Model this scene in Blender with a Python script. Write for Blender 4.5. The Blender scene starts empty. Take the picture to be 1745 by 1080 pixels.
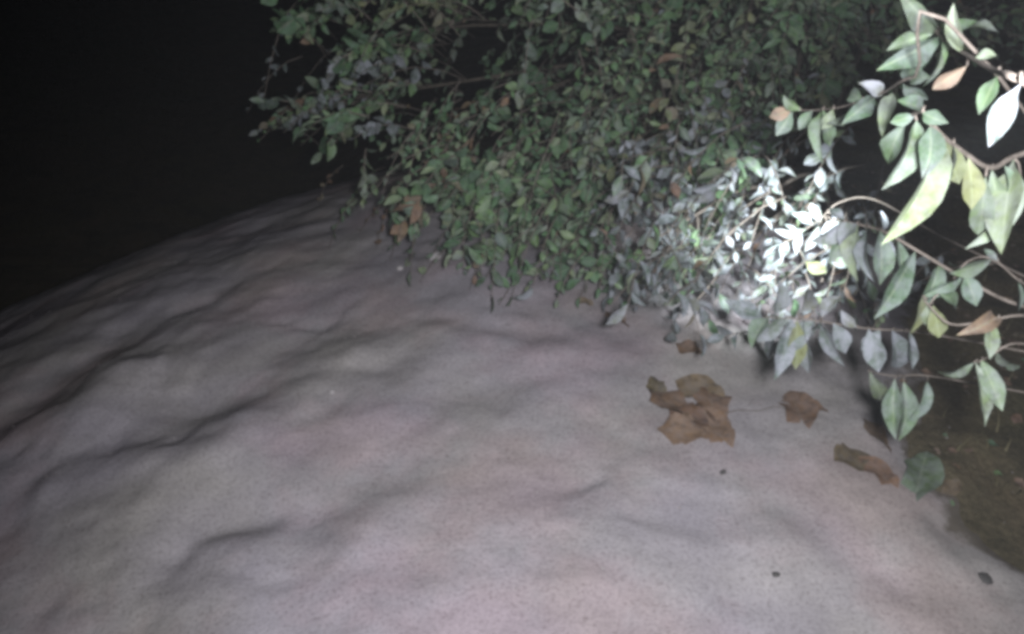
import bpy, math, random
import numpy as np
from mathutils import Vector, Matrix

R = math.radians
random.seed(11)
rng = np.random.default_rng(5)
scene = bpy.context.scene
col = scene.collection

# ------------------------------------------------------------------ camera
CAM = Vector((0.0, 0.0, 1.5)); PITCH = 32.0; FPX = 1511.0
cd = bpy.data.cameras.new('camera'); cd.sensor_width = 36.0; cd.lens = 36.0 * FPX / 1745.0
cd.clip_start = 0.02; cd.clip_end = 500.0
cam = bpy.data.objects.new('camera', cd); col.objects.link(cam)
cam.location = CAM; cam.rotation_euler = (R(90 - PITCH), 0, 0)
scene.camera = cam
FWD = Vector((0, math.cos(R(PITCH)), -math.sin(R(PITCH)))); UP = Vector((0, math.sin(R(PITCH)), math.cos(R(PITCH)))); RGT = Vector((1, 0, 0))

def at(px, py, d):
    """point of the place seen at photo pixel (px, py), d metres in front of the camera"""
    return CAM + FWD * d + RGT * (d * (px - 872.5) / FPX) + UP * (d * (540 - py) / FPX)

# ------------------------------------------------------------------ night sky
world = bpy.data.worlds.new('World'); scene.world = world; world.use_nodes = True
wn = world.node_tree.nodes; wl = world.node_tree.links
sky = wn.new('ShaderNodeTexSky'); sky.sky_type = 'NISHITA'; sky.sun_disc = False
sky.sun_elevation = R(-4.0); sky.sun_rotation = R(150)
wl.new(sky.outputs[0], wn['Background'].inputs[0]); wn['Background'].inputs[1].default_value = 0.05

# ------------------------------------------------------------------ the light: the phone's own flash beside the lens and an unseen lamp added on the right
def spot(name, loc, target, watts, size, blend, radius, colour):
    l = bpy.data.lights.new(name, 'SPOT'); l.energy = watts; l.spot_size = R(size); l.spot_blend = blend
    l.shadow_soft_size = radius; l.color = colour
    o = bpy.data.objects.new(name, l); col.objects.link(o); o.location = loc
    o.rotation_euler = (Vector(target) - Vector(loc)).to_track_quat('-Z', 'Y').to_euler()
    return o
FLASH = Vector((0.055, 0.0, 1.525))
spot('phone_flash', FLASH, at(1010, 590, 1.4), 93.0, 105.0, 1.0, 0.03, (0.97, 0.955, 1.0))
ADDED_LAMP = at(1800, 190, 0.60)
spot('added_lamp', ADDED_LAMP, at(1375, 385, 1.3), 290.0, 22.0, 1.0, 0.02, (0.92, 0.97, 1.0))   # unseen lamp added outside the frame at right, to blow out some leaves

scene.view_settings.view_transform = 'Standard'; scene.view_settings.look = 'None'
scene.view_settings.exposure = 0.0; scene.view_settings.gamma = 1.0
scene.cycles.pixel_filter_type = 'BLACKMAN_HARRIS'; scene.cycles.filter_width = 4.0   # soft phone video
scene.cycles.use_denoising = True
scene.cycles.max_bounces = 6

# ------------------------------------------------------------------ helpers
def link_mesh(name, me, mat=None, parent=None):
    o = bpy.data.objects.new(name, me); col.objects.link(o)
    if mat and not me.materials: me.materials.append(mat)
    if parent: o.parent = parent
    return o
def tag(o, label=None, cat=None, group=None, kind=None):
    if label: o['label'] = label
    if cat: o['category'] = cat
    if group: o['group'] = group
    if kind: o['kind'] = kind
    return o
def empty(name, loc):
    o = bpy.data.objects.new(name, None); col.objects.link(o); o.location = loc; o.empty_display_size = 0.05
    return o
def mesh_from(name, v, f, mat=None, smooth=True):
    me = bpy.data.meshes.new(name); me.from_pydata(v, [], f); me.update()
    if smooth: me.polygons.foreach_set('use_smooth', [True] * len(me.polygons))
    if mat: me.materials.append(mat)
    return me
def keep(o, parent, mw):
    """parent o so that it keeps the world matrix mw (parents are unrotated empties or meshes at identity)"""
    o.parent = parent
    loc = Vector((0, 0, 0)); p = parent
    while p: loc = loc + p.location; p = p.parent
    o.matrix_basis = Matrix.Translation(-loc) @ mw
    return o

def hash2(ix, iy, s):
    n = (ix.astype(np.int64) * 374761393 + iy.astype(np.int64) * 668265263 + s * 1274126177) & 0x7fffffff
    n = ((n ^ (n >> 13)) * 1274126177) & 0x7fffffff
    return ((n ^ (n >> 16)) & 0xffff) / 65535.0 * 2 - 1
def vnoise(x, y, s=0):
    ix = np.floor(x); iy = np.floor(y); fx = x - ix; fy = y - iy
    ux = fx ** 3 * (fx * (fx * 6 - 15) + 10); uy = fy ** 3 * (fy * (fy * 6 - 15) + 10)
    a = hash2(ix, iy, s); b = hash2(ix + 1, iy, s); c = hash2(ix, iy + 1, s); d = hash2(ix + 1, iy + 1, s)
    return (a * (1 - ux) + b * ux) * (1 - uy) + (c * (1 - ux) + d * ux) * uy
def fbm(x, y, o=4, s=0):
    t = 0; a = 1; n = 0
    for i in range(o):
        t = t + a * vnoise(x * 2 ** i + 17.3 * i, y * 2 ** i - 9.1 * i, s + i); n += a; a *= 0.5
    return t / n
def sstep(a, b, x):
    t = np.clip((x - a) / (b - a), 0, 1); return t * t * (3 - 2 * t)

# ------------------------------------------------------------------ heights of the ground and of the sand heap
# where the sand meets the dark earth on the right: (y, x, z) along the toe of the heap
TOE = np.array([(0.2, 0.64, 0.46), (0.75, 0.655, 0.485), (0.92, 0.67, 0.495), (1.10, 0.685, 0.50), (1.30, 0.715, 0.495), (1.60, 0.81, 0.48), (1.95, 0.91, 0.45), (2.4, 0.96, 0.39), (3.2, 0.9, 0.3)])
def toe(x, y):
    return x - np.interp(y, TOE[:, 0], TOE[:, 1]) + 0.05 * fbm(x * 5, y * 5, 3, 90)
def ground_h(x, y):
    x = np.asarray(x, float); y = np.asarray(y, float)
    r = np.hypot(x, y - 1.5)
    zt = np.interp(y, TOE[:, 0], TOE[:, 2])
    bank = zt * sstep(-0.45, 0.0, toe(x, y)) * (1 - sstep(2.2, 5.0, r)) - 0.06 * np.clip(toe(x, y), 0, 1)
    bank = bank - 0.9 * sstep(0.2, 2.8, -x + 0.35 * (y - 2.2))
    return bank + (0.03 * fbm(x * 1.7, y * 1.7, 4, 40) + 0.014 * fbm(x * 11, y * 11, 3, 50)) * (1 - 0.6 * sstep(4, 9, r))
def base_sand(x, y):
    x = np.asarray(x, float); y = np.asarray(y, float)
    dx = x - 0.15; dy = y - 1.05
    ang = np.arctan2(dy, dx)
    rad = 1.79 + 0.06 * np.cos(2 * ang + 0.6) - 0.34 * sstep(0.35, 1.0, np.cos(ang - 2.85)) + 0.04 * np.sin(3 * ang) + 0.16 * np.exp(-((ang - 2.05) / 0.38) ** 2)
    d = np.hypot(dx / 1.05, dy) - rad
    w = 0.55
    z = 0.575 - 0.70 * w * np.log1p(np.exp(np.clip(d / w, -30, 30)))
    z = z + 0.03 * (y - 1.2) * np.exp(-np.maximum(d, 0)) - 0.04 * np.clip(-x - 0.2, 0, 2)
    t = toe(x, y) + 0.04
    return z - 0.35 * 0.04 * np.log1p(np.exp(np.clip(t / 0.04, -30, 30)))
def hit_base(px, py):
    d = np.arange(0.5, 6.0, 0.004)
    P = np.array(CAM)[None] + d[:, None] * (np.array(FWD) + np.array(RGT) * (px - 872.5) / FPX + np.array(UP) * (540 - py) / FPX)[None]
    below = P[:, 2] < base_sand(P[:, 0], P[:, 1])
    return Vector(P[int(np.argmax(below)) if below.any() else -1])
# creases, shovel cuts and foot dents: (pixel path, half width m, drop m)
STROKES = [
    ([(525, 1060), (545, 960), (600, 880), (680, 825), (780, 785), (900, 750)], 0.065, 0.0150),
    ([(680, 735), (770, 705), (860, 682), (950, 664), (1060, 645)], 0.068, 0.0150),
    ([(470, 655), (560, 650), (640, 646), (750, 634)], 0.048, 0.0090),
    ([(60, 800), (190, 775), (290, 745), (390, 700), (450, 650), (510, 590)], 0.130, 0.0290),
    ([(310, 985), (390, 940), (460, 900), (540, 858)], 0.060, 0.0130),
    ([(-60, 800), (0, 745), (110, 660), (215, 595), (310, 560), (430, 555)], 0.150, 0.0440),
    ([(-20, 880), (40, 845), (90, 815)], 0.045, 0.0110),
    ([(880, 605), (960, 575), (1050, 555)], 0.045, 0.0090),
    ([(1360, 920), (1480, 1000), (1560, 1035), (1690, 1090)], 0.050, 0.0110),
    ([(1180, 880), (1290, 895), (1420, 905)], 0.060, 0.0080),
    ([(290, 1090), (330, 1010), (370, 980)], 0.050, 0.0100),
    ([(670, 545), (780, 560), (880, 580)], 0.050, 0.0100),
    ([(520, 740), (580, 700), (630, 685)], 0.040, 0.0070),
    ([(440, 620), (540, 590), (640, 545)], 0.080, 0.0160),
    ([(960, 860), (1010, 900), (1000, 960)], 0.060, 0.0060),
]
_S = []
for path, w, drop in STROKES:
    pts = [hit_base(px, py) for px, py in path]
    _S.append((np.array([(p.x, p.y) for p in pts]), w, drop))
def sand_h(x, y):
    x = np.asarray(x, float); y = np.asarray(y, float)
    z = base_sand(x, y)
    wx = x + 0.05 * fbm(x * 6, y * 6, 3, 3); wy = y + 0.05 * fbm(x * 6 + 9, y * 6, 3, 4)
    for P, w, drop in _S:
        best = np.full(np.shape(x), 1e9); sg = np.zeros(np.shape(x)); along = np.zeros(np.shape(x))
        n = len(P) - 1
        for i in range(n):
            a = P[i]; b = P[i + 1]; ab = b - a; L2 = ab @ ab
            t = np.clip(((wx - a[0]) * ab[0] + (wy - a[1]) * ab[1]) / L2, 0, 1)
            qx = wx - (a[0] + ab[0] * t); qy = wy - (a[1] + ab[1] * t)
            dd = np.hypot(qx, qy)
            nx, ny = -ab[1], ab[0]
            if nx * (a[0] - 0.3) + ny * a[1] < 0: nx, ny = -nx, -ny    # normal points away from the lamp
            s = (qx * nx + qy * ny) / math.sqrt(L2)
            m = dd < best
            best = np.where(m, dd, best); sg = np.where(m, s, sg); along = np.where(m, (i + t) / n, along)
        u = best / w * np.sign(sg)
        fade = np.sin(np.pi * np.clip(along, 0.02, 0.98)) ** 0.9 * (0.55 + 0.9 * sstep(-0.35, 0.35, fbm(x * 4.2, y * 4.2, 2, 61)))
        z = z - drop * fade * 1.2 * u * np.exp(-u * u) * (1 + 0.35 * fbm(x * 9, y * 9, 2, 77))
    z = z + 0.024 * fbm(x * 2.6, y * 2.6, 3, 21) + 0.0070 * fbm(x * 9, y * 9, 3, 25) - 0.010 * np.abs(fbm(x * 4.3 + 3, y * 5.2, 3, 83)) - 0.0025 * np.abs(fbm(x * 13, y * 15, 3, 85)) + 0.0011 * fbm(x * 30, y * 30, 3, 31)
    return z
GX = np.arange(-3.6, 2.2, 0.0095); GY = np.arange(-1.2, 4.6, 0.0095)
_X, _Y = np.meshgrid(GX, GY)
SANDZ = sand_h(_X, _Y); GROUNDZ = ground_h(_X, _Y)
_TOP = np.maximum(SANDZ, GROUNDZ).tolist(); _NX = len(GX); _NY = len(GY)
def top_h(x, y):
    u = (x + 3.6) / 0.0095; v = (y + 1.2) / 0.0095; i = int(u); j = int(v)
    if not (0 <= i < _NX - 1 and 0 <= j < _NY - 1): return 0.0
    u -= i; v -= j; a = _TOP[j]; b = _TOP[j + 1]
    return (a[i] * (1 - u) + a[i + 1] * u) * (1 - v) + (b[i] * (1 - u) + b[i + 1] * u) * v
def hit(px, py):
    d = 0.7
    while d < 4.0:
        p = at(px, py, d)
        if p.z < top_h(p.x, p.y): break
        d += 0.04
    d -= 0.04
    while d < 4.0:
        p = at(px, py, d)
        if p.z < top_h(p.x, p.y): break
        d += 0.002
    return p

# ------------------------------------------------------------------ materials
def nodes_of(m):
    m.use_nodes = True; return m.node_tree.nodes, m.node_tree.links
def ramp(n, stops):
    r = n.new('ShaderNodeValToRGB'); cr = r.color_ramp
    while len(cr.elements) < len(stops): cr.elements.new(0.5)
    for e, (p, c) in zip(cr.elements, stops): e.position = p; e.color = (*c, 1)
    return r
def mix(n, l, fac, a, b, mode='MIX'):
    m = n.new('ShaderNodeMix'); m.data_type = 'RGBA'; m.blend_type = mode
    for sock, v in ((m.inputs[0], fac), (m.inputs[6], a), (m.inputs[7], b)):
        if isinstance(v, bpy.types.NodeSocket): l.new(v, sock)
        elif isinstance(v, tuple): sock.default_value = (*v, 1)
        else: sock.default_value = v
    return m.outputs[2]
def mth(n, l, op, a, b=None):
    m = n.new('ShaderNodeMath'); m.operation = op
    for sock, v in zip(m.inputs, (a, b)):
        if v is None: continue
        if isinstance(v, bpy.types.NodeSocket): l.new(v, sock)
        else: sock.default_value = v
    return m.outputs[0]
def noise(n, l, vec, scale, detail=4, rough=0.55):
    t = n.new('ShaderNodeTexNoise'); t.inputs['Scale'].default_value = scale; t.inputs['Detail'].default_value = detail
    t.inputs['Roughness'].default_value = rough; l.new(vec, t.inputs['Vector']); return t.outputs[0]

def sand_material():
    m = bpy.data.materials.new('pale_sand'); n, l = nodes_of(m); b = n['Principled BSDF']
    co = n.new('ShaderNodeTexCoord').outputs['Object']
    pink = ramp(n, [(0.46, (0.40, 0.38, 0.385)), (0.60, (0.46, 0.365, 0.368))]); l.new(noise(n, l, co, 3.1, 4, 0.6), pink.inputs[0])
    grey = ramp(n, [(0.38, (0.39, 0.378, 0.350)), (0.60, (0.378, 0.36, 0.425))]); l.new(noise(n, l, co, 2.2, 3), grey.inputs[0])
    c = mix(n, l, 0.5, pink.outputs[0], grey.outputs[0])
    blot = ramp(n, [(0.3, (0.80, 0.80, 0.80)), (0.7, (1.06, 1.06, 1.06))]); l.new(noise(n, l, co, 7.0, 6, 0.65), blot.inputs[0])
    c = mix(n, l, 1.0, c, blot.outputs[0], 'MULTIPLY')
    gr = ramp(n, [(0.30, (0.52, 0.49, 0.46)), (0.48, (1.0, 1.0, 1.0)), (0.72, (1.24, 1.22, 1.20))]); l.new(noise(n, l, co, 190.0, 3, 0.75), gr.inputs[0])
    c = mix(n, l, 0.7, c, gr.outputs[0], 'MULTIPLY')
    sp = n.new('ShaderNodeTexVoronoi'); sp.inputs['Scale'].default_value = 55; l.new(co, sp.inputs['Vector'])
    spm = mth(n, l, 'LESS_THAN', sp.outputs['Distance'], 0.085)
    keepm = mth(n, l, 'GREATER_THAN', noise(n, l, co, 15.0, 1), 0.80)
    c = mix(n, l, mth(n, l, 'MULTIPLY', mth(n, l, 'MULTIPLY', spm, keepm), 0.75), c, (0.10, 0.085, 0.08))
    at_ = n.new('ShaderNodeAttribute'); at_.attribute_name = 'cover'
    thin = mth(n, l, 'ADD', at_.outputs['Fac'], mth(n, l, 'MULTIPLY', mth(n, l, 'SUBTRACT', noise(n, l, co, 22.0, 5, 0.7), 0.5), 1.3))
    tr_ = ramp(n, [(0.05, (1, 1, 1)), (0.35, (0, 0, 0))]); l.new(thin, tr_.inputs[0])
    c = mix(n, l, mth(n, l, 'MULTIPLY', tr_.outputs[0], 0.85), c, (0.10, 0.085, 0.06))
    l.new(c, b.inputs['Base Color']); b.inputs['Roughness'].default_value = 0.95; b.inputs['Specular IOR Level'].default_value = 0.15
    bp = n.new('ShaderNodeBump'); bp.inputs['Strength'].default_value = 0.45; bp.inputs['Distance'].default_value = 0.004
    h = mth(n, l, 'ADD', noise(n, l, co, 60.0, 5, 0.65), mth(n, l, 'MULTIPLY', noise(n, l, co, 330.0, 2), 0.35))
    l.new(h, bp.inputs['Height']); l.new(bp.outputs[0], b.inputs['Normal'])
    return m
def soil_material():
    m = bpy.data.materials.new('dark_soil'); n, l = nodes_of(m); b = n['Principled BSDF']
    co = n.new('ShaderNodeTexCoord').outputs['Object']
    r = ramp(n, [(0.3, (0.075, 0.068, 0.040)), (0.5, (0.135, 0.115, 0.070)), (0.7, (0.19, 0.145, 0.095))]); l.new(noise(n, l, co, 6.0, 6, 0.65), r.inputs[0])
    g = ramp(n, [(0.5, (1, 1, 1)), (0.75, (0.8, 0.95, 0.65))]); l.new(noise(n, l, co, 3.0, 3), g.inputs[0])
    gr = ramp(n, [(0.3, (0.6, 0.6, 0.6)), (0.7, (1.2, 1.2, 1.2))]); l.new(noise(n, l, co, 120, 3), gr.inputs[0])
    c = mix(n, l, 1.0, r.outputs[0], g.outputs[0], 'MULTIPLY'); c = mix(n, l, 1.0, c, gr.outputs[0], 'MULTIPLY')
    l.new(c, b.inputs['Base Color']); b.inputs['Roughness'].default_value = 0.95; b.inputs['Specular IOR Level'].default_value = 0.2
    bp = n.new('ShaderNodeBump'); bp.inputs['Strength'].default_value = 0.8; bp.inputs['Distance'].default_value = 0.012
    l.new(noise(n, l, co, 45.0, 6, 0.7), bp.inputs['Height']); l.new(bp.outputs[0], b.inputs['Normal'])
    return m
def leaf_material(name, stops, dust=0.0, rough=0.38, vein=(0.30, 0.36, 0.22), veinamt=0.5):
    m = bpy.data.materials.new(name); n, l = nodes_of(m); b = n['Principled BSDF']
    oi = n.new('ShaderNodeObjectInfo').outputs['Random']; ge = n.new('ShaderNodeNewGeometry')
    rnd = mth(n, l, 'FRACT', mth(n, l, 'ADD', oi, ge.outputs['Random Per Island']))
    r = ramp(n, stops); l.new(rnd, r.inputs[0])
    uv = n.new('ShaderNodeUVMap').outputs[0]
    sx = n.new('ShaderNodeSeparateXYZ'); l.new(uv, sx.inputs[0])
    ax = mth(n, l, 'ABSOLUTE', mth(n, l, 'SUBTRACT', sx.outputs[0], 0.5))
    rib = mth(n, l, 'LESS_THAN', ax, 0.035)
    sv = mth(n, l, 'SUBTRACT', mth(n, l, 'MULTIPLY', sx.outputs[1], 9.0), mth(n, l, 'MULTIPLY', ax, 5.0))
    sv = mth(n, l, 'LESS_THAN', mth(n, l, 'FRACT', sv), 0.13)
    vv = mth(n, l, 'MAXIMUM', rib, mth(n, l, 'MULTIPLY', sv, 0.35))
    c = mix(n, l, mth(n, l, 'MULTIPLY', vv, veinamt), r.outputs[0], vein)
    back = mix(n, l, 0.45, c, (0.26, 0.30, 0.22))                       # undersides are paler
    c = mix(n, l, ge.outputs['Backfacing'], c, back)
    gco = n.new('ShaderNodeNewGeometry').outputs['Position']
    bl = ramp(n, [(0.33, (0.5, 0.48, 0.42)), (0.45, (0.9, 0.9, 0.9)), (0.65, (1.18, 1.18, 1.18))]); l.new(noise(n, l, gco, 70.0, 4, 0.6), bl.inputs[0])
    c = mix(n, l, 1.0, c, bl.outputs[0], 'MULTIPLY')
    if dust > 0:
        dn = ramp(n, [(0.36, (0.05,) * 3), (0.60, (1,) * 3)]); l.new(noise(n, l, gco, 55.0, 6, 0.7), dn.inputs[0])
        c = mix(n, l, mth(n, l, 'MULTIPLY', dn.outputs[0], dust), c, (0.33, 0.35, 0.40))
    l.new(c, b.inputs['Base Color']); b.inputs['Roughness'].default_value = rough
    b.inputs['Specular IOR Level'].default_value = 0.45 if dust < 0.2 else 0.2
    tr = n.new('ShaderNodeBsdfTranslucent'); l.new(c, tr.inputs[0])
    ms = n.new('ShaderNodeMixShader'); ms.inputs[0].default_value = 0.18
    l.new(b.outputs[0], ms.inputs[1]); l.new(tr.outputs[0], ms.inputs[2]); l.new(ms.outputs[0], n['Material Output'].inputs[0])
    bp = n.new('ShaderNodeBump'); bp.inputs['Strength'].default_value = 0.25; bp.inputs['Distance'].default_value = 0.0015
    l.new(vv, bp.inputs['Height']); l.new(bp.outputs[0], b.inputs['Normal'])
    return m
def plain_material(name, lo, hi, scale=30, rough=0.8):
    m = bpy.data.materials.new(name); n, l = nodes_of(m); b = n['Principled BSDF']
    co = n.new('ShaderNodeTexCoord').outputs['Object']
    r = ramp(n, [(0.3, lo), (0.7, hi)]); l.new(noise(n, l, co, scale, 5, 0.65), r.inputs[0]); l.new(r.outputs[0], b.inputs['Base Color'])
    b.inputs['Roughness'].default_value = rough
    bp = n.new('ShaderNodeBump'); bp.inputs['Strength'].default_value = 0.5; bp.inputs['Distance'].default_value = 0.002
    l.new(noise(n, l, co, scale * 4, 4), bp.inputs['Height']); l.new(bp.outputs[0], b.inputs['Normal'])
    return m
SAND = sand_material(); SOIL = soil_material()
LEAF = {
    'dark': leaf_material('dark_green_leaf', [(0.0, (0.060, 0.145, 0.058)), (0.45, (0.098, 0.215, 0.085)), (0.8, (0.160, 0.275, 0.100)), (0.95, (0.24, 0.31, 0.16)), (1.0, (0.15, 0.11, 0.07))], 0.26, 0.42),
    'green': leaf_material('fresh_green_leaf', [(0.0, (0.070, 0.130, 0.070)), (0.6, (0.11, 0.18, 0.085)), (1.0, (0.17, 0.22, 0.10))], 0.42, 0.45),
    'yellow': leaf_material('yellow_green_leaf', [(0.0, (0.15, 0.19, 0.08)), (1.0, (0.20, 0.22, 0.10))], 0.2, 0.5),
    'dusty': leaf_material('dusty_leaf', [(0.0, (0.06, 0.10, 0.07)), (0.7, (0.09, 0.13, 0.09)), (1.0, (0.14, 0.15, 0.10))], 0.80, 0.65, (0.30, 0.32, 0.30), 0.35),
    'brown': leaf_material('dry_brown_leaf', [(0.0, (0.20, 0.115, 0.065)), (0.5, (0.24, 0.155, 0.09)), (1.0, (0.16, 0.13, 0.065))], 0.2, 0.8, (0.26, 0.20, 0.14), 0.4),
    'amber': leaf_material('amber_leaf', [(0.0, (0.25, 0.17, 0.10)), (1.0, (0.28, 0.20, 0.13))], 0.2, 0.6),
}
BARK = plain_material('grey_bark', (0.10, 0.085, 0.07), (0.24, 0.21, 0.18), 60)
DARKBARK = plain_material('dark_bark', (0.05, 0.045, 0.035), (0.13, 0.11, 0.085), 50)
STONE = plain_material('dark_stone', (0.05, 0.05, 0.05), (0.11, 0.105, 0.10), 40)
PALESTONE = plain_material('pale_stone', (0.34, 0.33, 0.33), (0.52, 0.50, 0.50), 40)
GRASS = plain_material('dry_grass', (0.085, 0.085, 0.040), (0.17, 0.145, 0.075), 25)

# ------------------------------------------------------------------ ground and sand heap
def grid(name, xs, ys, fn, mat):
    X, Y = np.meshgrid(xs, ys); Z = fn(X, Y); nx, ny = len(xs), len(ys)
    v = np.stack([X, Y, Z], -1).reshape(-1, 3)
    i = (np.arange(ny - 1)[:, None] * nx + np.arange(nx - 1)[None]).ravel()
    f = np.stack([i, i + 1, i + nx + 1, i + nx], -1)
    me = bpy.data.meshes.new(name)
    me.vertices.add(len(v)); me.vertices.foreach_set('co', v.ravel())
    me.loops.add(f.size); me.loops.foreach_set('vertex_index', f.ravel().astype(np.int32))
    me.polygons.add(len(f)); me.polygons.foreach_set('loop_start', (np.arange(len(f)) * 4).astype(np.int32))
    me.polygons.foreach_set('use_smooth', np.ones(len(f), bool)); me.update(calc_edges=True); me.validate()
    return link_mesh(name, me, mat)
def axis(lo, hi, step, far):
    mid = np.arange(lo, hi, step); g = [mid[-1]]; s = step
    while g[-1] < far: s *= 1.25; g.append(g[-1] + s)
    h = [mid[0]]; s = step
    while h[-1] > -far: s *= 1.25; h.append(h[-1] - s)
    return np.array(h[1:][::-1] + list(mid) + g[1:])
tag(grid('ground', axis(-1.5, 3.0, 0.02, 60), axis(0.0, 4.5, 0.02, 60), ground_h, SOIL), 'dark earth around the sand heap', None, None, 'structure')
tag(grid('sand_mound', GX, GY, lambda x, y: np.maximum(SANDZ, GROUNDZ - 0.05), SAND),
    'pale grey heap of loose sand with dents and creases', None, None, 'structure')
_me = bpy.data.objects['sand_mound'].data; _a = _me.attributes.new('cover', 'FLOAT', 'POINT')
_a.data.foreach_set('value', np.clip((SANDZ - GROUNDZ) / 0.03, 0, 1).astype(np.float32).ravel())   # how thick the sand lies over the earth

# ------------------------------------------------------------------ leaves
def leaf_shape(ncol, nrow, width, fold, curl, twist, peak, wav, seed, power=0.85, rag=0.0):
    """unit leaf: base at the origin, blade along +Y to 1, normal +Z; first 4% is the stalk"""
    rs = random.Random(seed); v = []; f = []; uv = []
    cs = np.linspace(-1, 1, ncol)
    ph = rs.random() * 6
    def put(s, t, wdt):
        x = s * wdt
        z = abs(s) * wdt * fold - curl * t * t + wav * math.sin(t * 9 + ph + s * 1.5) * abs(s)
        a = twist * t; return (x * math.cos(a) - z * math.sin(a), t, x * math.sin(a) + z * math.cos(a))
    v.append((0, 0.0, 0)); uv.append((0.5, 0.0))
    for r in range(1, nrow):
        t = r / nrow
        tt = max(0.0, (t - 0.04) / 0.96)
        w = width * 0.5 * math.sin(math.pi * tt ** peak) ** power * (1 + 0.06 * rs.uniform(-1, 1))
        jl = [1 + rag * rs.uniform(-1, 0.6) for _ in cs]
        for s, j in zip(cs, jl): v.append(put(s, t, w * j)); uv.append((0.5 + 0.5 * s, t))
    v.append(put(0, 1.0, 0)); uv.append((0.5, 1.0)); last = len(v) - 1
    for c in range(ncol - 1): f.append((0, 2 + c, 1 + c))
    for r in range(nrow - 2):
        for c in range(ncol - 1):
            a = 1 + r * ncol + c; f.append((a, a + 1, a + ncol + 1, a + ncol))
    for c in range(ncol - 1):
        a = 1 + (nrow - 2) * ncol + c; f.append((a, a + 1, last))
    return np.array(v, float), f, np.array(uv, float)
SMALL = [leaf_shape(3, 5, w, fo, cu, tw, pk, wv, i) for i, (w, fo, cu, tw, pk, wv) in enumerate([
    (0.60, 0.40, 0.10, 0.2, 0.9, 0.02), (0.52, 0.6, 0.22, -0.3, 0.95, 0.03), (0.68, 0.22, 0.05, 0.1, 0.9, 0.03), (0.46, 0.8, 0.30, 0.4, 0.95, 0.04)])]
LARGE = [leaf_shape(5, 7, w, fo, cu, tw, pk, wv, 10 + i, 1.0) for i, (w, fo, cu, tw, pk, wv) in enumerate([
    (0.44, 0.42, 0.14, 0.35, 0.98, 0.025), (0.40, 0.65, 0.28, -0.45, 1.02, 0.03), (0.50, 0.25, 0.08, 0.2, 0.95, 0.03), (0.38, 0.85, 0.36, 0.5, 1.0, 0.035)])]
CURLED = [leaf_shape(5, 9, w, fo, cu, tw, pk, wv, 20 + i, 0.7, 0.3) for i, (w, fo, cu, tw, pk, wv) in enumerate([
    (0.60, 0.20, 0.06, 0.15, 0.95, 0.06), (0.50, 0.26, 0.10, -0.25, 1.0, 0.07), (0.66, 0.14, 0.04, 0.1, 0.9, 0.06)])]
_cache = {}
def leaf_mesh(kind, i, mat):
    key = (kind, i, mat)
    if key not in _cache:
        V, F, UV = {'s': SMALL, 'l': LARGE, 'c': CURLED}[kind][i]
        me = mesh_from('leaf', [tuple(p) for p in V], F, LEAF[mat])
        u = me.uv_layers.new(name='UVMap')
        for lp in me.loops: u.data[lp.index].uv = UV[lp.vertex_index]
        _cache[key] = me
    return _cache[key]
def leaf_matrix(base, d, nrm, length, widen=1.0):
    y = Vector(d).normalized(); z = Vector(nrm) - y * Vector(nrm).dot(y)
    if z.length < 1e-4: z = y.orthogonal()
    z.normalize(); x = y.cross(z)
    m = Matrix((x * length * widen, y * length, z * length)).transposed().to_4x4(); m.translation = base
    return m
def merged_leaves(name, items, shapes, parent):
    VV = []; FF = []; UU = []; MI = []; off = 0; mats = sorted({q[2] for q in items})
    for M, si, mt in items:
        V, F, UV = shapes[si]; A = np.array(M)
        VV.append(V @ A[:3, :3].T + A[:3, 3]); FF += [tuple(q + off for q in f) for f in F]; UU.append(UV); off += len(V); MI += [mats.index(mt)] * len(F)
    V = np.concatenate(VV); U = np.concatenate(UU)
    me = bpy.data.meshes.new(name); me.from_pydata(V.tolist(), [], FF); me.update()
    me.polygons.foreach_set('use_smooth', [True] * len(me.polygons)); me.polygons.foreach_set('material_index', MI)
    li = np.empty(len(me.loops), np.int32); me.loops.foreach_get('vertex_index', li)
    u = me.uv_layers.new(name='UVMap'); u.data.foreach_set('uv', U[li].astype(np.float32).ravel())
    for mt in mats: me.materials.append(LEAF[mt])
    o = link_mesh(name, me); keep(o, parent, Matrix()); return o
def tube_data(pts, r0, r1, sides=6):
    v = []; f = []; n = len(pts)
    for i, p in enumerate(pts):
        d = (pts[min(i + 1, n - 1)] - pts[max(i - 1, 0)]).normalized()
        a = d.orthogonal().normalized() if i == 0 else (a - d * a.dot(d)).normalized()
        b = d.cross(a); r = r0 + (r1 - r0) * i / (n - 1)
        for k in range(sides):
            t = 2 * math.pi * k / sides; v.append(tuple(p + (a * math.cos(t) + b * math.sin(t)) * r))
        if i:
            for k in range(sides):
                q = (i - 1) * sides; k2 = (k + 1) % sides; f.append((q + k, q + k2, q + sides + k2, q + sides + k))
    f.append(tuple(range(sides))[::-1]); f.append(tuple(range((n - 1) * sides, n * sides)))
    return v, f
def smooth_path(pts, sub=6):
    out = []; P = [Vector(p) for p in pts]; P = [P[0] * 2 - P[1]] + P + [P[-1] * 2 - P[-2]]
    for i in range(1, len(P) - 2):
        for k in range(sub):
            t = k / sub; a, b, c, d = P[i - 1], P[i], P[i + 1], P[i + 2]
            out.append(0.5 * ((2 * b) + (c - a) * t + (2 * a - 5 * b + 4 * c - d) * t * t + (3 * b - a - 3 * c + d) * t ** 3))
    out.append(P[-2]); return out
def tube(name, pts, r0, r1, mat, parent, sides=6):
    v, f = tube_data(pts, r0, r1, sides)
    o = link_mesh(name, mesh_from(name, v, f, mat)); keep(o, parent, Matrix()); return o
def rvec(s=1.0):
    return Vector((random.gauss(0, s), random.gauss(0, s), random.gauss(0, s)))
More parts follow.
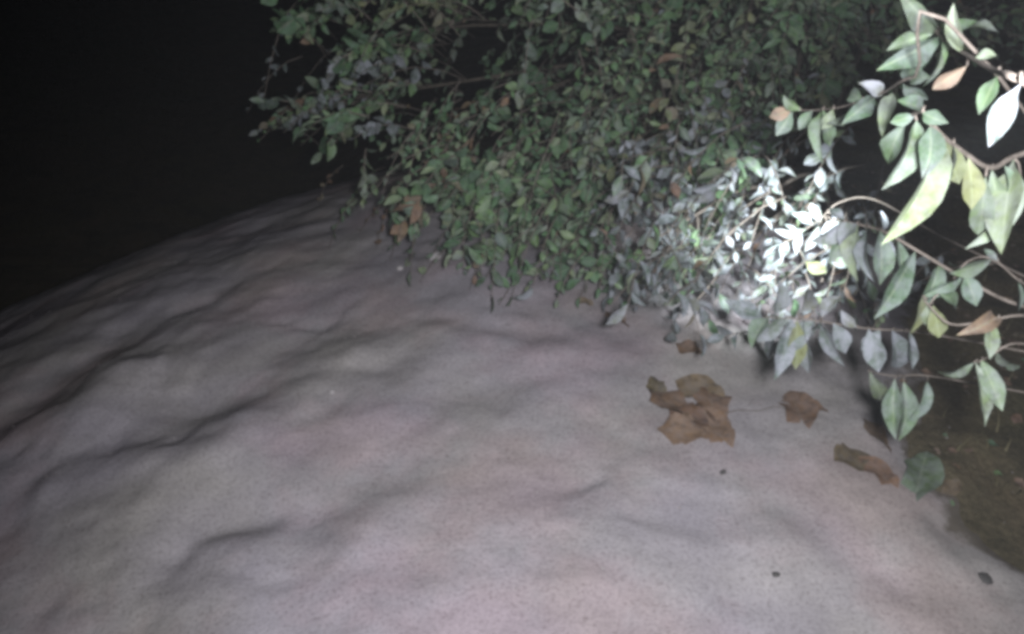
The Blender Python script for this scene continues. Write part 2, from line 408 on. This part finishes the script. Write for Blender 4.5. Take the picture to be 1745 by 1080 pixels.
def in_poly(p, poly):
    x, y = p; c = False; j = len(poly) - 1
    for i in range(len(poly)):
        xi, yi = poly[i]; xj, yj = poly[j]
        if (yi > y) != (yj > y) and x < (xj - xi) * (y - yi) / (yj - yi) + xi: c = not c
        j = i
    return c
def to_px(p):
    q = p - CAM; d = q.dot(FWD); return 872.5 + FPX * q.dot(RGT) / d, 540 - FPX * q.dot(UP) / d, d

def shoot(tip, start, nleaf, llen, droop, leaves, twigs, nshape, spread=0.9, tone=None):
    """a leafy shoot from start to tip; leaves alternate along it"""
    ax = tip - start; L = ax.length; d = ax.normalized()
    side = d.cross(Vector((0, 0, 1)) + rvec(0.3)).normalized()
    bow = Vector((0, 0, 1)) * L * 0.15
    def pt(t): return start + ax * t + bow * (4 * t * (1 - t))
    pts = [pt(t) for t in (0, 0.25, 0.5, 0.75, 1.0)]
    twigs.append(pts)
    for i in range(nleaf):
        t = 0.22 + 0.78 * (i + random.random() * 0.6) / nleaf; p = pt(min(t, 1))
        sgn = 1 if i % 2 else -1
        dr = d * random.uniform(0.35, 0.8) + side * sgn * spread * random.uniform(0.5, 1.1) + Vector((0, 0, -droop + random.gauss(0, 0.35))) + rvec(0.15)
        if t > 0.93: dr = d + rvec(0.25)
        nr = Vector((0, -0.3, 0.6)) + rvec(0.75)
        leaves.append((leaf_matrix(p, dr, nr, llen * random.uniform(0.45, 1.15), random.uniform(0.75, 1.2)), random.randrange(nshape), tone))

def plant(name, root, label, cat, leaves, twigs, shapes, kind, mat, nparts, twig_r, bark, group=None):
    def ok(M):
        tip = M @ Vector((0, 1, 0)); b = M.translation
        return tip.z > float(top_h(tip.x, tip.y)) + 0.002 and b.z > float(top_h(b.x, b.y)) - 0.003
    leaves = [q for q in leaves if ok(q[0])]
    def vis(M):
        x, y, d = to_px(M.translation)
        return d - (0 if (-20 < x < 1765 and -20 < y < 1100) else -100)
    leaves.sort(key=lambda q: vis(q[0]))
    leaves = [(M, si, tn or random.choices(list(mat), list(mat.values()))[0]) for M, si, tn in leaves]
    for M, si, mt in leaves[:nparts]:
        keep(link_mesh('leaf', leaf_mesh(kind, si, mt)), root, M)
    if len(leaves) > nparts:
        tag(merged_leaves('foliage', leaves[nparts:], shapes, root), kind='stuff')
    V = []; F = []
    for pts in twigs:
        v, f = tube_data(pts, twig_r, twig_r * 0.4, 4); F += [tuple(k + len(V) for k in q) for q in f]; V += v
    o = link_mesh('twigs', mesh_from('twigs', V, F, bark)); keep(o, root, Matrix()); tag(o, kind='stuff')
    tag(root, label, cat, group)
    return leaves

# ------------------------------------------------------------------ the dark bush overhanging the crest
BUSH = [(388, 188), (432, 158), (520, 172), (600, 130), (500, 95), (465, 60), (450, -170), (1900, -170), (1900, 150), (1660, 125), (1510, 185), (1340, 230), (1310, 330), (1240, 470),
        (1060, 545), (960, 505), (840, 500), (745, 435), (660, 390), (625, 335), (608, 268), (520, 262), (440, 252)]
broot = Vector((0.85, 2.95, float(ground_h(0.85, 2.95))))
bush = empty('bush', broot)
leaves = []; twigs = []
heart = Vector((0.75, 2.75, 1.15))
cnt = 0
while cnt < 1000:
    px = random.uniform(380, 1900); py = random.uniform(-170, 560)
    if not in_poly((px, py), BUSH): continue
    edge = sum(in_poly((px + a, py + b), BUSH) for a, b in ((45, 0), (-45, 0), (0, 45), (0, -45)))
    hp = hit(px, py); dmax = min(2.85, (hp - CAM).dot(FWD) - 0.03)
    dmin = 1.7 if px < 1250 else 1.7 + 0.45 * min(1, (px - 1250) / 300)
    if dmax < dmin: dmin = dmax - 0.1
    d = dmin + (dmax - dmin) * random.random() ** (1.2)
    if edge < 4: d = dmin + (dmax - dmin) * random.uniform(0.1, 0.7)
    tip = at(px, py, d)
    if edge == 4 and d < dmin + 0.6 * (dmax - dmin) and float(fbm(np.array(tip.x * 4.5), np.array(tip.z * 4.5 + tip.y * 2), 2, 12)) < -0.05: continue   # hollows between the sprays
    ln = random.uniform(0.13, 0.28)
    to = ((heart - tip).normalized() + rvec(0.42)).normalized()
    start = tip + to * ln + Vector((0, 0, random.uniform(-0.03, 0.06)))
    if not in_poly(to_px(start)[:2], BUSH): continue
    if edge < 4 and py > 240 and random.random() < 0.4: cnt += 1; continue          # ragged lower edge
    if (px > 1000 and py > 270 and random.random() < 0.65) or (px < 640 and 140 < py < 280 and random.random() < 0.3):   # dust thrown up from the sand
        shoot(tip, start, random.randint(7, 12), 0.039 * random.uniform(0.6, 1.2), 0.2, leaves, twigs, 4, 0.9, 'dusty'); cnt += 1; continue
    shoot(tip, start, random.randint(7, 13), 0.039 * random.uniform(0.5, 1.3), random.uniform(-0.1, 0.35), leaves, twigs, 4, random.uniform(0.5, 1.1), random.choices(['dark', 'green', 'yellow', 'brown', None], [62, 14, 4, 1, 19])[0] if px > 760 or py < 200 else random.choices(['dark', 'brown', None], [68, 5, 27])[0])
    cnt += 1
# thin sprigs that hang out below the bush over the sand
for px, py in [(640, 378), (668, 402), (735, 438), (700, 470), (790, 470), (838, 512), (868, 522), (905, 505), (945, 522), (985, 515), (1020, 500), (620, 345), (880, 470), (930, 470), (760, 450), (990, 470)]:
    d = min(2.0, (hit(px, py) - CAM).dot(FWD) - 0.02) - random.uniform(0, 0.12); tip = at(px, py, d)
    shoot(tip, tip + Vector((random.uniform(0.0, 0.10), random.uniform(0.02, 0.10), random.uniform(0.10, 0.2))), random.randint(5, 9), 0.034 * random.uniform(0.7, 1.2), 0.3, leaves, twigs, 4, 0.8, random.choice(['dark', 'green', None]))
for px, py in [(640, 425), (690, 462), (560, 425), (612, 398), (715, 480), (665, 445), (585, 380), (800, 495), (850, 520), (540, 350), (600, 340)]:
    d = (hit(px, py) - CAM).dot(FWD) - 0.015; tip = at(px, py, d)
    shoot(tip, tip + Vector((random.uniform(0.05, 0.14), random.uniform(0.04, 0.12), random.uniform(0.06, 0.14))), random.randint(5, 9), 0.032 * random.uniform(0.7, 1.2), 0.2, leaves, twigs, 4, 0.8, random.choice(['brown', 'brown', 'dark', None]))
plant('bush', bush, 'dense dark green small-leaved bush overhanging the crest of the sand heap', 'bush', leaves, twigs, SMALL, 's', {'dark': 84, 'green': 9, 'brown': 4, 'dusty': 3}, 300, 0.0015, BARK)
for i, (px, py, d) in enumerate([(470, 205, 2.35), (640, 60, 2.5), (700, 330, 2.2), (860, 180, 2.3), (980, 330, 2.1), (1050, 60, 2.5), (1200, 200, 2.4), (1150, 400, 2.05), (1380, 60, 2.6), (1600, 0, 2.7), (800, -60, 2.7)]):
    tip = at(px, py, d); b = broot + Vector((random.uniform(-0.22, 0.22), random.uniform(-0.15, 0.15), -0.03))
    b.z = float(ground_h(b.x, b.y)) - 0.03
    mid1 = b.lerp(tip, 0.35) + Vector((0, 0, 0.28)); mid2 = b.lerp(tip, 0.72) + Vector((0, 0, 0.16))
    tube('branch', smooth_path([b, mid1, mid2, tip], 5), random.uniform(0.010, 0.016), 0.0022, DARKBARK, bush, 6)

# ------------------------------------------------------------------ the dusty shrub at the foot of the bush
DUSTY = [(1060, 300), (1180, 270), (1330, 285), (1430, 350), (1490, 440), (1540, 560), (1480, 620), (1390, 600), (1310, 560), (1190, 590), (1080, 585), (1010, 530), (1040, 430)]
droot = Vector((0.80, 2.05, float(top_h(0.80, 2.05))))
dusty = empty('dusty_shrub', droot)
leaves = []; twigs = []; cnt = 0
dh = Vector((0.78, 2.0, 0.85))
while cnt < 74:
    px = random.uniform(1000, 1550); py = random.uniform(265, 630)
    if not in_poly((px, py), DUSTY): continue
    hp = hit(px, py); dmax = min(1.95, (hp - CAM).dot(FWD) - 0.03)
    tip = at(px, py, random.uniform(1.3, max(1.35, dmax)))
    start = tip + ((dh - tip).normalized() + rvec(0.5) + Vector((0, 0, 0.3))).normalized() * random.uniform(0.12, 0.24)
    shoot(tip, start, random.randint(6, 9), 0.040 * random.uniform(0.65, 1.2), 0.35, leaves, twigs, 4); cnt += 1
plant('dusty_shrub', dusty, 'low shrub with pale dust-coated leaves where the bush meets the sand', 'shrub', leaves, twigs, LARGE, 'l', {'dusty': 72, 'green': 14, 'dark': 8, 'brown': 6}, 300, 0.0014, BARK)
for px, py, d in [(1100, 420, 1.75), (1180, 520, 1.6), (1260, 360, 1.65), (1340, 420, 1.45), (1300, 500, 1.5), (1400, 480, 1.5)]:
    tip = at(px, py, d); b = droot + Vector((random.uniform(-0.06, 0.06), random.uniform(-0.05, 0.05), -0.02))
    tube('branch', smooth_path([b, b.lerp(tip, 0.4) + Vector((0, 0, 0.14)), b.lerp(tip, 0.8) + Vector((0, 0, 0.06)), tip], 5), 0.007, 0.0015, BARK, dusty)

# ------------------------------------------------------------------ the shrub on the right that reaches into the added lamp's light
sroot = Vector((1.15, 1.05, float(ground_h(1.15, 1.05)) - 0.02))
shrub = empty('leafy_shrub', sroot)
tag(shrub, 'shrub with large hanging green leaves reaching in brightly lit above the sand', 'shrub')
crotch = Vector((1.02, 0.98, 0.72))
tube('trunk', smooth_path([sroot, sroot + Vector((-0.03, 0.0, 0.22)), crotch], 6), 0.020, 0.013, BARK, shrub, 8)
# each branch: path in photo pixels and depth, then its leaves (base px, py, tip px, py, width px, colour)
BR = [
  ([(1900, 230, .60), (1762, 148, .33), (1690, 118, .44), (1630, 82, .56), (1590, 50, .60)], 0.0030,
   [(1612, 62, 1690, 22, 40, 'green'), (1598, 52, 1545, 18, 34, 'green'), (1600, 62, 1530, 118, 34, 'green'), (1606, 70, 1600, 150, 36, 'green'), (1648, 112, 1592, 152, 34, 'amber'),
    (1590, 58, 1512, 78, 30, 'green'), (1560, 92, 1545, 150, 34, 'green'), (1740, 142, 1676, 258, 46, 'dusty'), (1700, 128, 1668, 190, 30, 'green'), (1660, 100, 1700, 85, 22, 'green'), (1640, 90, 1612, 18, 30, 'green')]),  # the large leaf by the right edge takes the pale dusty colour to look overexposed
  ([(1700, 128, .53), (1560, 130, .56), (1500, 160, .66), (1420, 185, .76), (1345, 188, .84)], 0.0018,
   [(1538, 142, 1578, 172, 34, 'green'), (1550, 135, 1580, 130, 26, 'green'), (1505, 162, 1478, 140, 26, 'dusty'), (1490, 166, 1460, 196, 30, 'green'), (1470, 172, 1440, 152, 26, 'green'), (1455, 176, 1432, 222, 28, 'green'),
    (1420, 186, 1405, 222, 26, 'green'), (1402, 187, 1418, 250, 28, 'green'), (1385, 188, 1358, 222, 28, 'green'), (1365, 188, 1330, 170, 24, 'green'), (1350, 190, 1322, 236, 32, 'green'), (1400, 188, 1384, 262, 26, 'green'), (1520, 158, 1505, 205, 28, 'green'), (1350, 186, 1312, 200, 22, 'amber')]),
  ([(1900, 240, .68), (1745, 262, .60), (1690, 286, .57), (1640, 258, .54), (1600, 225, .52), (1572, 190, .52), (1540, 205, .56)], 0.0032,
   [(1545, 205, 1494, 290, 36, 'green'), (1562, 205, 1546, 305, 42, 'green'), (1572, 192, 1606, 208, 36, 'green'), (1585, 215, 1590, 290, 44, 'green'), (1605, 235, 1640, 325, 44, 'yellow'), (1598, 240, 1575, 375, 42, 'green'),
    (1650, 268, 1664, 365, 40, 'yellow'), (1690, 288, 1706, 372, 36, 'green'), (1680, 300, 1668, 420, 38, 'green'), (1712, 282, 1738, 345, 36, 'green'), (1728, 270, 1700, 410, 38, 'green'), (1560, 196, 1512, 212, 26, 'green'), (1575, 188, 1545, 168, 26, 'green'), (1625, 245, 1622, 310, 40, 'green'), (1740, 300, 1700, 415, 40, 'green')]),
  ([(1930, 560, .92), (1745, 522, .86), (1650, 478, .84), (1560, 425, .83), (1500, 392, .84), (1440, 378, .86)], 0.0032,
   [(1445, 378, 1418, 450, 34, 'green'), (1462, 382, 1442, 470, 34, 'green'), (1480, 386, 1462, 478, 34, 'dusty'), (1500, 392, 1508, 482, 36, 'green'), (1515, 402, 1500, 470, 30, 'dusty'), (1530, 410, 1545, 470, 28, 'green'), (1505, 396, 1506, 358, 18, 'dusty'),
    (1438, 380, 1400, 420, 28, 'dusty'), (1560, 428, 1510, 530, 36, 'green'), (1600, 452, 1588, 520, 28, 'green'), (1440, 376, 1410, 350, 20, 'dusty'), (1460, 380, 1425, 405, 26, 'dusty')]),
  ([(1930, 560, 1.15), (1745, 470, 1.2), (1600, 400, 1.25), (1490, 340, 1.27), (1430, 345, 1.28), (1395, 375, 1.28), (1335, 415, 1.28)], 0.0020,
   [(1400, 380, 1372, 330, 24, 'hot'), (1385, 382, 1345, 352, 26, 'hot'), (1420, 378, 1428, 338, 22, 'hot'), (1375, 390, 1310, 412, 34, 'hot'), (1350, 405, 1312, 385, 24, 'hot'), (1340, 412, 1328, 452, 26, 'hot'), (1395, 385, 1365, 448, 36, 'hot'),
    (1410, 382, 1404, 440, 28, 'hot'), (1430, 378, 1388, 398, 30, 'hot'), (1365, 395, 1352, 440, 28, 'hot'), (1372, 445, 1412, 468, 26, 'yellow'), (1335, 415, 1302, 440, 22, 'dusty'), (1360, 400, 1330, 372, 20, 'hot'), (1340, 415, 1300, 470, 28, 'dusty')]),
  ([(1930, 560, .92), (1790, 500, .84), (1740, 480, .80), (1690, 440, .78), (1650, 445, .78), (1625, 475, .79)], 0.0020,
   [(1690, 442, 1630, 470, 22, 'green'), (1640, 470, 1590, 510, 26, 'green'), (1645, 466, 1665, 520, 30, 'green'), (1735, 480, 1745, 540, 28, 'green'), (1700, 445, 1680, 425, 16, 'green')]),
  ([(1930, 560, .92), (1760, 538, .78), (1690, 545, .76), (1620, 552, .76), (1575, 512, .77)], 0.0024,
   [(1572, 505, 1556, 580, 32, 'yellow'), (1590, 520, 1604, 582, 30, 'yellow'), (1700, 540, 1664, 560, 26, 'amber'), (1690, 545, 1690, 610, 30, 'green'), (1580, 512, 1580, 575, 26, 'green'), (1600, 500, 1650, 520, 24, 'green')]),
  ([(1930, 640, .90), (1800, 600, .82), (1730, 585, .80), (1690, 605, .80), (1665, 618, .81)], 0.0018,
   [(1662, 616, 1688, 718, 34, 'green'), (1672, 612, 1706, 690, 34, 'green'), (1660, 618, 1606, 650, 24, 'green'), (1700, 600, 1726, 640, 26, 'green')]),
  ([(1930, 640, .95), (1700, 590, .98), (1560, 565, 1.0), (1480, 560, 1.02), (1380, 545, 1.05), (1300, 540, 1.08)], 0.0020,
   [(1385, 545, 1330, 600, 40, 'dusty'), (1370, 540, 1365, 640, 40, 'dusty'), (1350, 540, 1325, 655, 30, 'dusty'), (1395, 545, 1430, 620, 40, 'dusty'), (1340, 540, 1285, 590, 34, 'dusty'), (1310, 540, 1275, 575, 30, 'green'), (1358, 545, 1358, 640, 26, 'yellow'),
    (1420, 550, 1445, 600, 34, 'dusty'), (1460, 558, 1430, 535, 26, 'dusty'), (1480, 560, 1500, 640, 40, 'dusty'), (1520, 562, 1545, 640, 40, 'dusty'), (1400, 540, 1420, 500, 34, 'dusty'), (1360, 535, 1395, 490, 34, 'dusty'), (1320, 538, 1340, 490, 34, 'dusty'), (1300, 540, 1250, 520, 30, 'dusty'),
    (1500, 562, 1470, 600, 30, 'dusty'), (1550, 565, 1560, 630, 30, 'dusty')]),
  ([(1930, 700, .95), (1700, 660, 1.02), (1580, 640, 1.06), (1520, 640, 1.08), (1480, 632, 1.10)], 0.0018,
   [(1482, 632, 1510, 690, 24, 'green'), (1525, 645, 1518, 735, 32, 'green'), (1540, 650, 1556, 750, 36, 'green'), (1580, 650, 1570, 720, 28, 'green')]),
]
facing = Vector((-0.15, -0.85, 0.45))
for path, rad, lv in BR:
    P = [crotch.copy()] + [at(*p) for p in path]
    pts = smooth_path(P, 5)
    br = tube('branch', pts, rad * 0.7, rad * 0.32, BARK, shrub, 7)
    vis = [(to_px(p), p) for p in pts[5:]]
    for bx, by, tx, ty, wd, cm in lv:
        (q, p3) = min(vis, key=lambda k: (k[0][0] - bx) ** 2 + (k[0][1] - by) ** 2)
        d = q[2]
        k = random.uniform(0.9, 1.12); b = at(bx, by, d + random.uniform(-0.01, 0.01)); t = at(bx + (tx - bx) * k, by + (ty - by) * k, d + random.uniform(-0.035, 0.035))
        L = (t - b).length; si = random.randrange(4)
        if bx == 1740 and by == 142: si = 2
        base_w = (0.44, 0.40, 0.50, 0.38)[si]
        wm = wd / FPX * d / (L * base_w)
        face = facing
        if cm == 'hot': cm = 'dusty'; wm *= 0.85; L *= 0.72; face = (ADDED_LAMP - b).normalized() + facing * 0.5     # turned towards the added lamp to catch its light
        o = link_mesh('leaf', leaf_mesh('l', si, cm))
        keep(o, br, leaf_matrix(b, t - b, face + rvec(0.42), L, min(1.5, max(0.7, wm * 1.05)) * random.uniform(0.8, 1.1)))
        if (b - p3).length > 0.004:                      # leaf stalk from the twig
            s = tube('stalk', [p3, p3.lerp(b, 0.5) + Vector((0, 0, 0.003)), b], 0.0009, 0.0007, BARK, br, 5)
# bare thin twigs caught in the added lamp's beam
for a, b2, d in [((1405, 258), (1322, 336), 1.02), ((1420, 268), (1386, 332), 1.0), ((1478, 285), (1440, 332), 1.05), ((1530, 335), (1492, 392), .9), ((1470, 302), (1290, 298), 1.12), ((1745, 255), (1672, 272), .70), ((1400, 300), (1360, 352), 1.05)]:
    A = at(*a, d); B = at(*b2, d + 0.05)
    near = min((c for c in shrub.children if c.name.startswith('branch')), key=lambda c: min((Vector(v.co) - A).length for v in c.data.vertices))
    keep(link_mesh('twig', mesh_from('twig', *tube_data([A, A.lerp(B, 0.5) + rvec(0.003), B], 0.0013, 0.0006, 5), BARK)), near, Matrix.Translation(sroot))

# ------------------------------------------------------------------ dry leaves and stones on the sand
def dry_leaf(bx, by, tx, ty, mat, label, lift=0.006, si=0, wide=1.0, group='fallen leaves on the sand'):
    b = hit(bx, by); t = hit(tx, ty); b.z += 0.003 + lift * 0.3; t.z += 0.003 + lift * 0.4
    root = link_mesh('dry_leaf' if mat != 'green' else 'fallen_leaf', leaf_mesh('c', si, mat))
    root.matrix_world = leaf_matrix(b, t - b, Vector((0.05, -0.12, 1)) + rvec(0.13), (t - b).length, wide)
    tag(root, label, 'leaf', group)
    return root
dry_leaf(1105, 668, 1185, 720, 'brown', 'broad brown leaf at the left end of the dry clump on the sand', 0.014, 0, 1.1)
dry_leaf(1150, 655, 1235, 690, 'brown', 'reddish brown leaf along the upper edge of the dry clump on the sand', 0.020, 1, 1.2)
dry_leaf(1118, 735, 1215, 742, 'brown', 'olive brown leaf along the lower edge of the dry clump on the sand', 0.010, 2, 1.0)
dry_leaf(1180, 700, 1246, 765, 'brown', 'pointed brown leaf sticking out of the lower right of the dry clump', 0.016, 1, 1.1)
dry_leaf(1122, 690, 1116, 645, 'brown', 'small curled brown leaf standing at the upper left of the dry clump', 0.018, 1, 1.0)
dry_leaf(1205, 668, 1222, 728, 'brown', 'tan leaf at the right end of the dry clump on the sand', 0.022, 0, 1.1)
dry_leaf(1140, 700, 1205, 735, 'brown', 'pale brown leaf in the centre of the dry clump on the sand', 0.026, 2, 1.0)
dry_leaf(1345, 670, 1372, 735, 'brown', 'narrow brown leaf on the sand below the dusty hanging leaves', 0.012, 1, 1.1)
dry_leaf(1368, 690, 1412, 706, 'brown', 'short olive leaf beside the narrow brown leaf below the dusty hanging leaves', 0.010, 0, 1.1)
dry_leaf(1466, 715, 1520, 775, 'brown', 'brown leaf on the sand below the two hanging dark green leaves', 0.014, 0, 0.9)
dry_leaf(1420, 790, 1482, 778, 'brown', 'rounded tan leaf at the left end of the row of three fallen leaves', 0.010, 2, 1.1)
dry_leaf(1462, 782, 1530, 835, 'brown', 'reddish brown leaf in the middle of the row of three fallen leaves', 0.010, 1, 1.1)
dry_leaf(1578, 775, 1556, 855, 'green', 'green leaf at the right end of the row of three fallen leaves', 0.016, 1, 0.85)
dry_leaf(1150, 590, 1196, 608, 'brown', 'olive brown leaf at the lower edge of the dusty shrub', 0.014, 2, 1.1)
dry_leaf(1030, 535, 1072, 560, 'brown', 'rust brown leaf at the left foot of the dusty shrub', 0.014, 0, 1.1)
dry_leaf(980, 515, 1012, 522, 'brown', 'small rust leaf lying between the bush and the dusty shrub', 0.012, 1, 1.1)
dry_leaf(1602, 845, 1640, 828, 'brown', 'small maroon leaf where the sand meets the dark earth', 0.012, 1, 1.1)

def stone(px, py, size_px, mat, label, squash=0.6, name='pebble'):
    p = hit(px, py); d = (p - CAM).dot(FWD); r = size_px / FPX * d * 0.5
    rs = random.Random(int(px)); v = []; f = []; nu, nv = 8, 5
    v.append((0, 0, -r * squash))
    for j in range(1, nv):
        th = math.pi * j / nv
        for i in range(nu):
            ph = 2 * math.pi * i / nu; k = r * rs.uniform(0.85, 1.15)
            v.append((k * math.sin(th) * math.cos(ph) * 1.2, k * math.sin(th) * math.sin(ph), -k * math.cos(th) * squash))
    v.append((0, 0, r * squash))
    for i in range(nu): f.append((0, 1 + (i + 1) % nu, 1 + i))
    for j in range(nv - 2):
        for i in range(nu):
            a = 1 + j * nu; f.append((a + i, a + (i + 1) % nu, a + nu + (i + 1) % nu, a + nu + i))
    a = 1 + (nv - 2) * nu
    for i in range(nu): f.append((a + i, a + (i + 1) % nu, len(v) - 1))
    o = link_mesh(name, mesh_from(name, v, f, mat)); o.location = p + Vector((0, 0, r * squash * 0.3)); o.rotation_euler = (0, 0, rs.random() * 3)
    tag(o, label, 'pebble', 'pebbles on the sand'); return o
stone(1232, 805, 11, STONE, 'tiny black pebble on bare sand below the dry leaf clump')
stone(1678, 986, 24, STONE, 'flat dark pebble near the sand edge by the dark earth', 0.4)
stone(1322, 980, 13, STONE, 'small grey pebble on the smooth sand near the bottom of the photo')
stone(742, 440, 22, PALESTONE, 'white pebble on the sand under the left side of the bush', 0.8)
stone(682, 458, 11, PALESTONE, 'tiny pale pebble just below the white one under the bush', 0.8)
stone(566, 668, 9, PALESTONE, 'tiny white pebble beside a crease in the middle of the sand', 0.8)
# thin fallen twig beside the clump
P = [hit(x, y) + Vector((0, 0, 0.004)) for x, y in ((1232, 708), (1258, 702), (1290, 703), (1318, 696), (1340, 699))]
v, f = tube_data(smooth_path(P, 4), 0.0012, 0.0006, 5)
tag(link_mesh('fallen_twig', mesh_from('fallen_twig', v, f, BARK)), 'thin twig lying on the sand to the right of the dry leaf clump', 'twig')

# ------------------------------------------------------------------ dry grass on the dark earth to the right
V = []; F = []
_gx = rng.uniform(0.7, 2.6, 5200); _gy = rng.uniform(0.7, 3.6, 5200)
_gz = ground_h(_gx, _gy); _gk = (rng.random(5200) < 0.35) & (sand_h(_gx, _gy) < _gz - 0.004) & (vnoise(_gx * 4, _gy * 4, 9) > -0.15)
for x, y, zg in zip(_gx[_gk].tolist(), _gy[_gk].tolist(), _gz[_gk].tolist()):
    h = random.uniform(0.012, 0.045); a = random.random() * 6.283; w = random.uniform(0.001, 0.0022)
    dx, dy = math.cos(a), math.sin(a); lean = random.uniform(0.3, 1.3)
    k = len(V)
    for t in (0, 0.5, 1.0):
        cx = x + dx * lean * h * t * t; cy = y + dy * lean * h * t * t; z = zg - 0.003 + h * t * (1 - 0.25 * lean * t); ww = w * (1 - t * 0.85)
        V += [(cx - dy * ww, cy + dx * ww, z), (cx + dy * ww, cy - dx * ww, z)]
    F += [(k, k + 1, k + 3, k + 2), (k + 2, k + 3, k + 5, k + 4)]
tag(link_mesh('grass', mesh_from('grass', V, F, GRASS)), 'short dry grass on the dark earth beside the sand', 'grass', None, 'stuff')

# ------------------------------------------------------------------ leaf litter on the dark earth
lit = []
_lx = rng.uniform(0.6, 1.9, 700); _ly = rng.uniform(0.6, 2.9, 700)
_lk = sand_h(_lx, _ly) < ground_h(_lx, _ly) + 0.012 * rng.random(700)
for x, y in zip(_lx[_lk].tolist(), _ly[_lk].tolist()):
    a = random.random() * 6.283
    lit.append((leaf_matrix(Vector((x, y, top_h(x, y) + 0.003 + random.random() * 0.006)), Vector((math.cos(a), math.sin(a), random.uniform(-0.1, 0.25))), Vector((0, 0, 1)) + rvec(0.22), random.uniform(0.012, 0.032)), random.randrange(3), random.choices(['brown', 'dark', 'amber'], [94, 6, 0])[0]))
_lr = empty('leaf_litter', (1.2, 1.5, 0.4)); merged_leaves('fallen_leaves', lit, CURLED, _lr)
tag(_lr, 'brown leaf litter on the dark earth beside the sand', 'leaf litter', None, 'stuff')

# ------------------------------------------------------------------ grit and crumbs on the sand (nobody could count them)
def crumbs(name, n, lo, hi, mat, label):
    gx = rng.uniform(-1.5, 1.2, n); gy = rng.uniform(0.3, 2.7, n); rr = lo + (hi - lo) * rng.random(n) ** 3
    V = []; F = []
    for x, y, r in zip(gx.tolist(), gy.tolist(), rr.tolist()):
        z = top_h(x, y) + r * 0.25; k = len(V)
        V += [(x + r * random.uniform(.6, 1.3), y, z), (x, y + r * random.uniform(.6, 1.2), z), (x - r * random.uniform(.6, 1.3), y, z), (x, y - r * random.uniform(.6, 1.2), z), (x, y, z + r * 0.6), (x, y, z - r * 0.6)]
        F += [(k, k + 1, k + 4), (k + 1, k + 2, k + 4), (k + 2, k + 3, k + 4), (k + 3, k, k + 4), (k + 1, k, k + 5), (k + 2, k + 1, k + 5), (k + 3, k + 2, k + 5), (k, k + 3, k + 5)]
    tag(link_mesh(name, mesh_from(name, V, F, mat, False)), label, 'grit', None, 'stuff')
crumbs('sand_grit', 1800, 0.0008, 0.0030, plain_material('sand_grain', (0.22, 0.20, 0.19), (0.38, 0.355, 0.36), 30, 0.95), 'coarse pale grit scattered over the sand')
crumbs('dark_grit', 14, 0.0008, 0.0024, STONE, 'dark grit scattered over the sand')

# ------------------------------------------------------------------ haze volume added to imitate the pale veil of lens glare
hz = bpy.data.materials.new('glare_veil'); n, l = nodes_of(hz)
n.remove(n['Principled BSDF']); pv = n.new('ShaderNodeVolumePrincipled')
pv.inputs['Color'].default_value = (0.85, 0.9, 0.95, 1); pv.inputs['Density'].default_value = 0.0029; pv.inputs['Anisotropy'].default_value = 0.0
l.new(pv.outputs[0], n['Material Output'].inputs['Volume'])
x0, x1, y0, y1, z0, z1 = -100, 100, -100, 100, -1.6, 4.0
bx = [(x, y, z) for z in (z0, z1) for y in (y0, y1) for x in (x0, x1)]
tag(link_mesh('haze', mesh_from('haze', bx, [(0, 2, 3, 1), (4, 5, 7, 6), (0, 1, 5, 4), (2, 6, 7, 3), (0, 4, 6, 2), (1, 3, 7, 5)], hz, False)), 'thin haze added to imitate the veil of lens glare', 'haze', None, 'stuff')
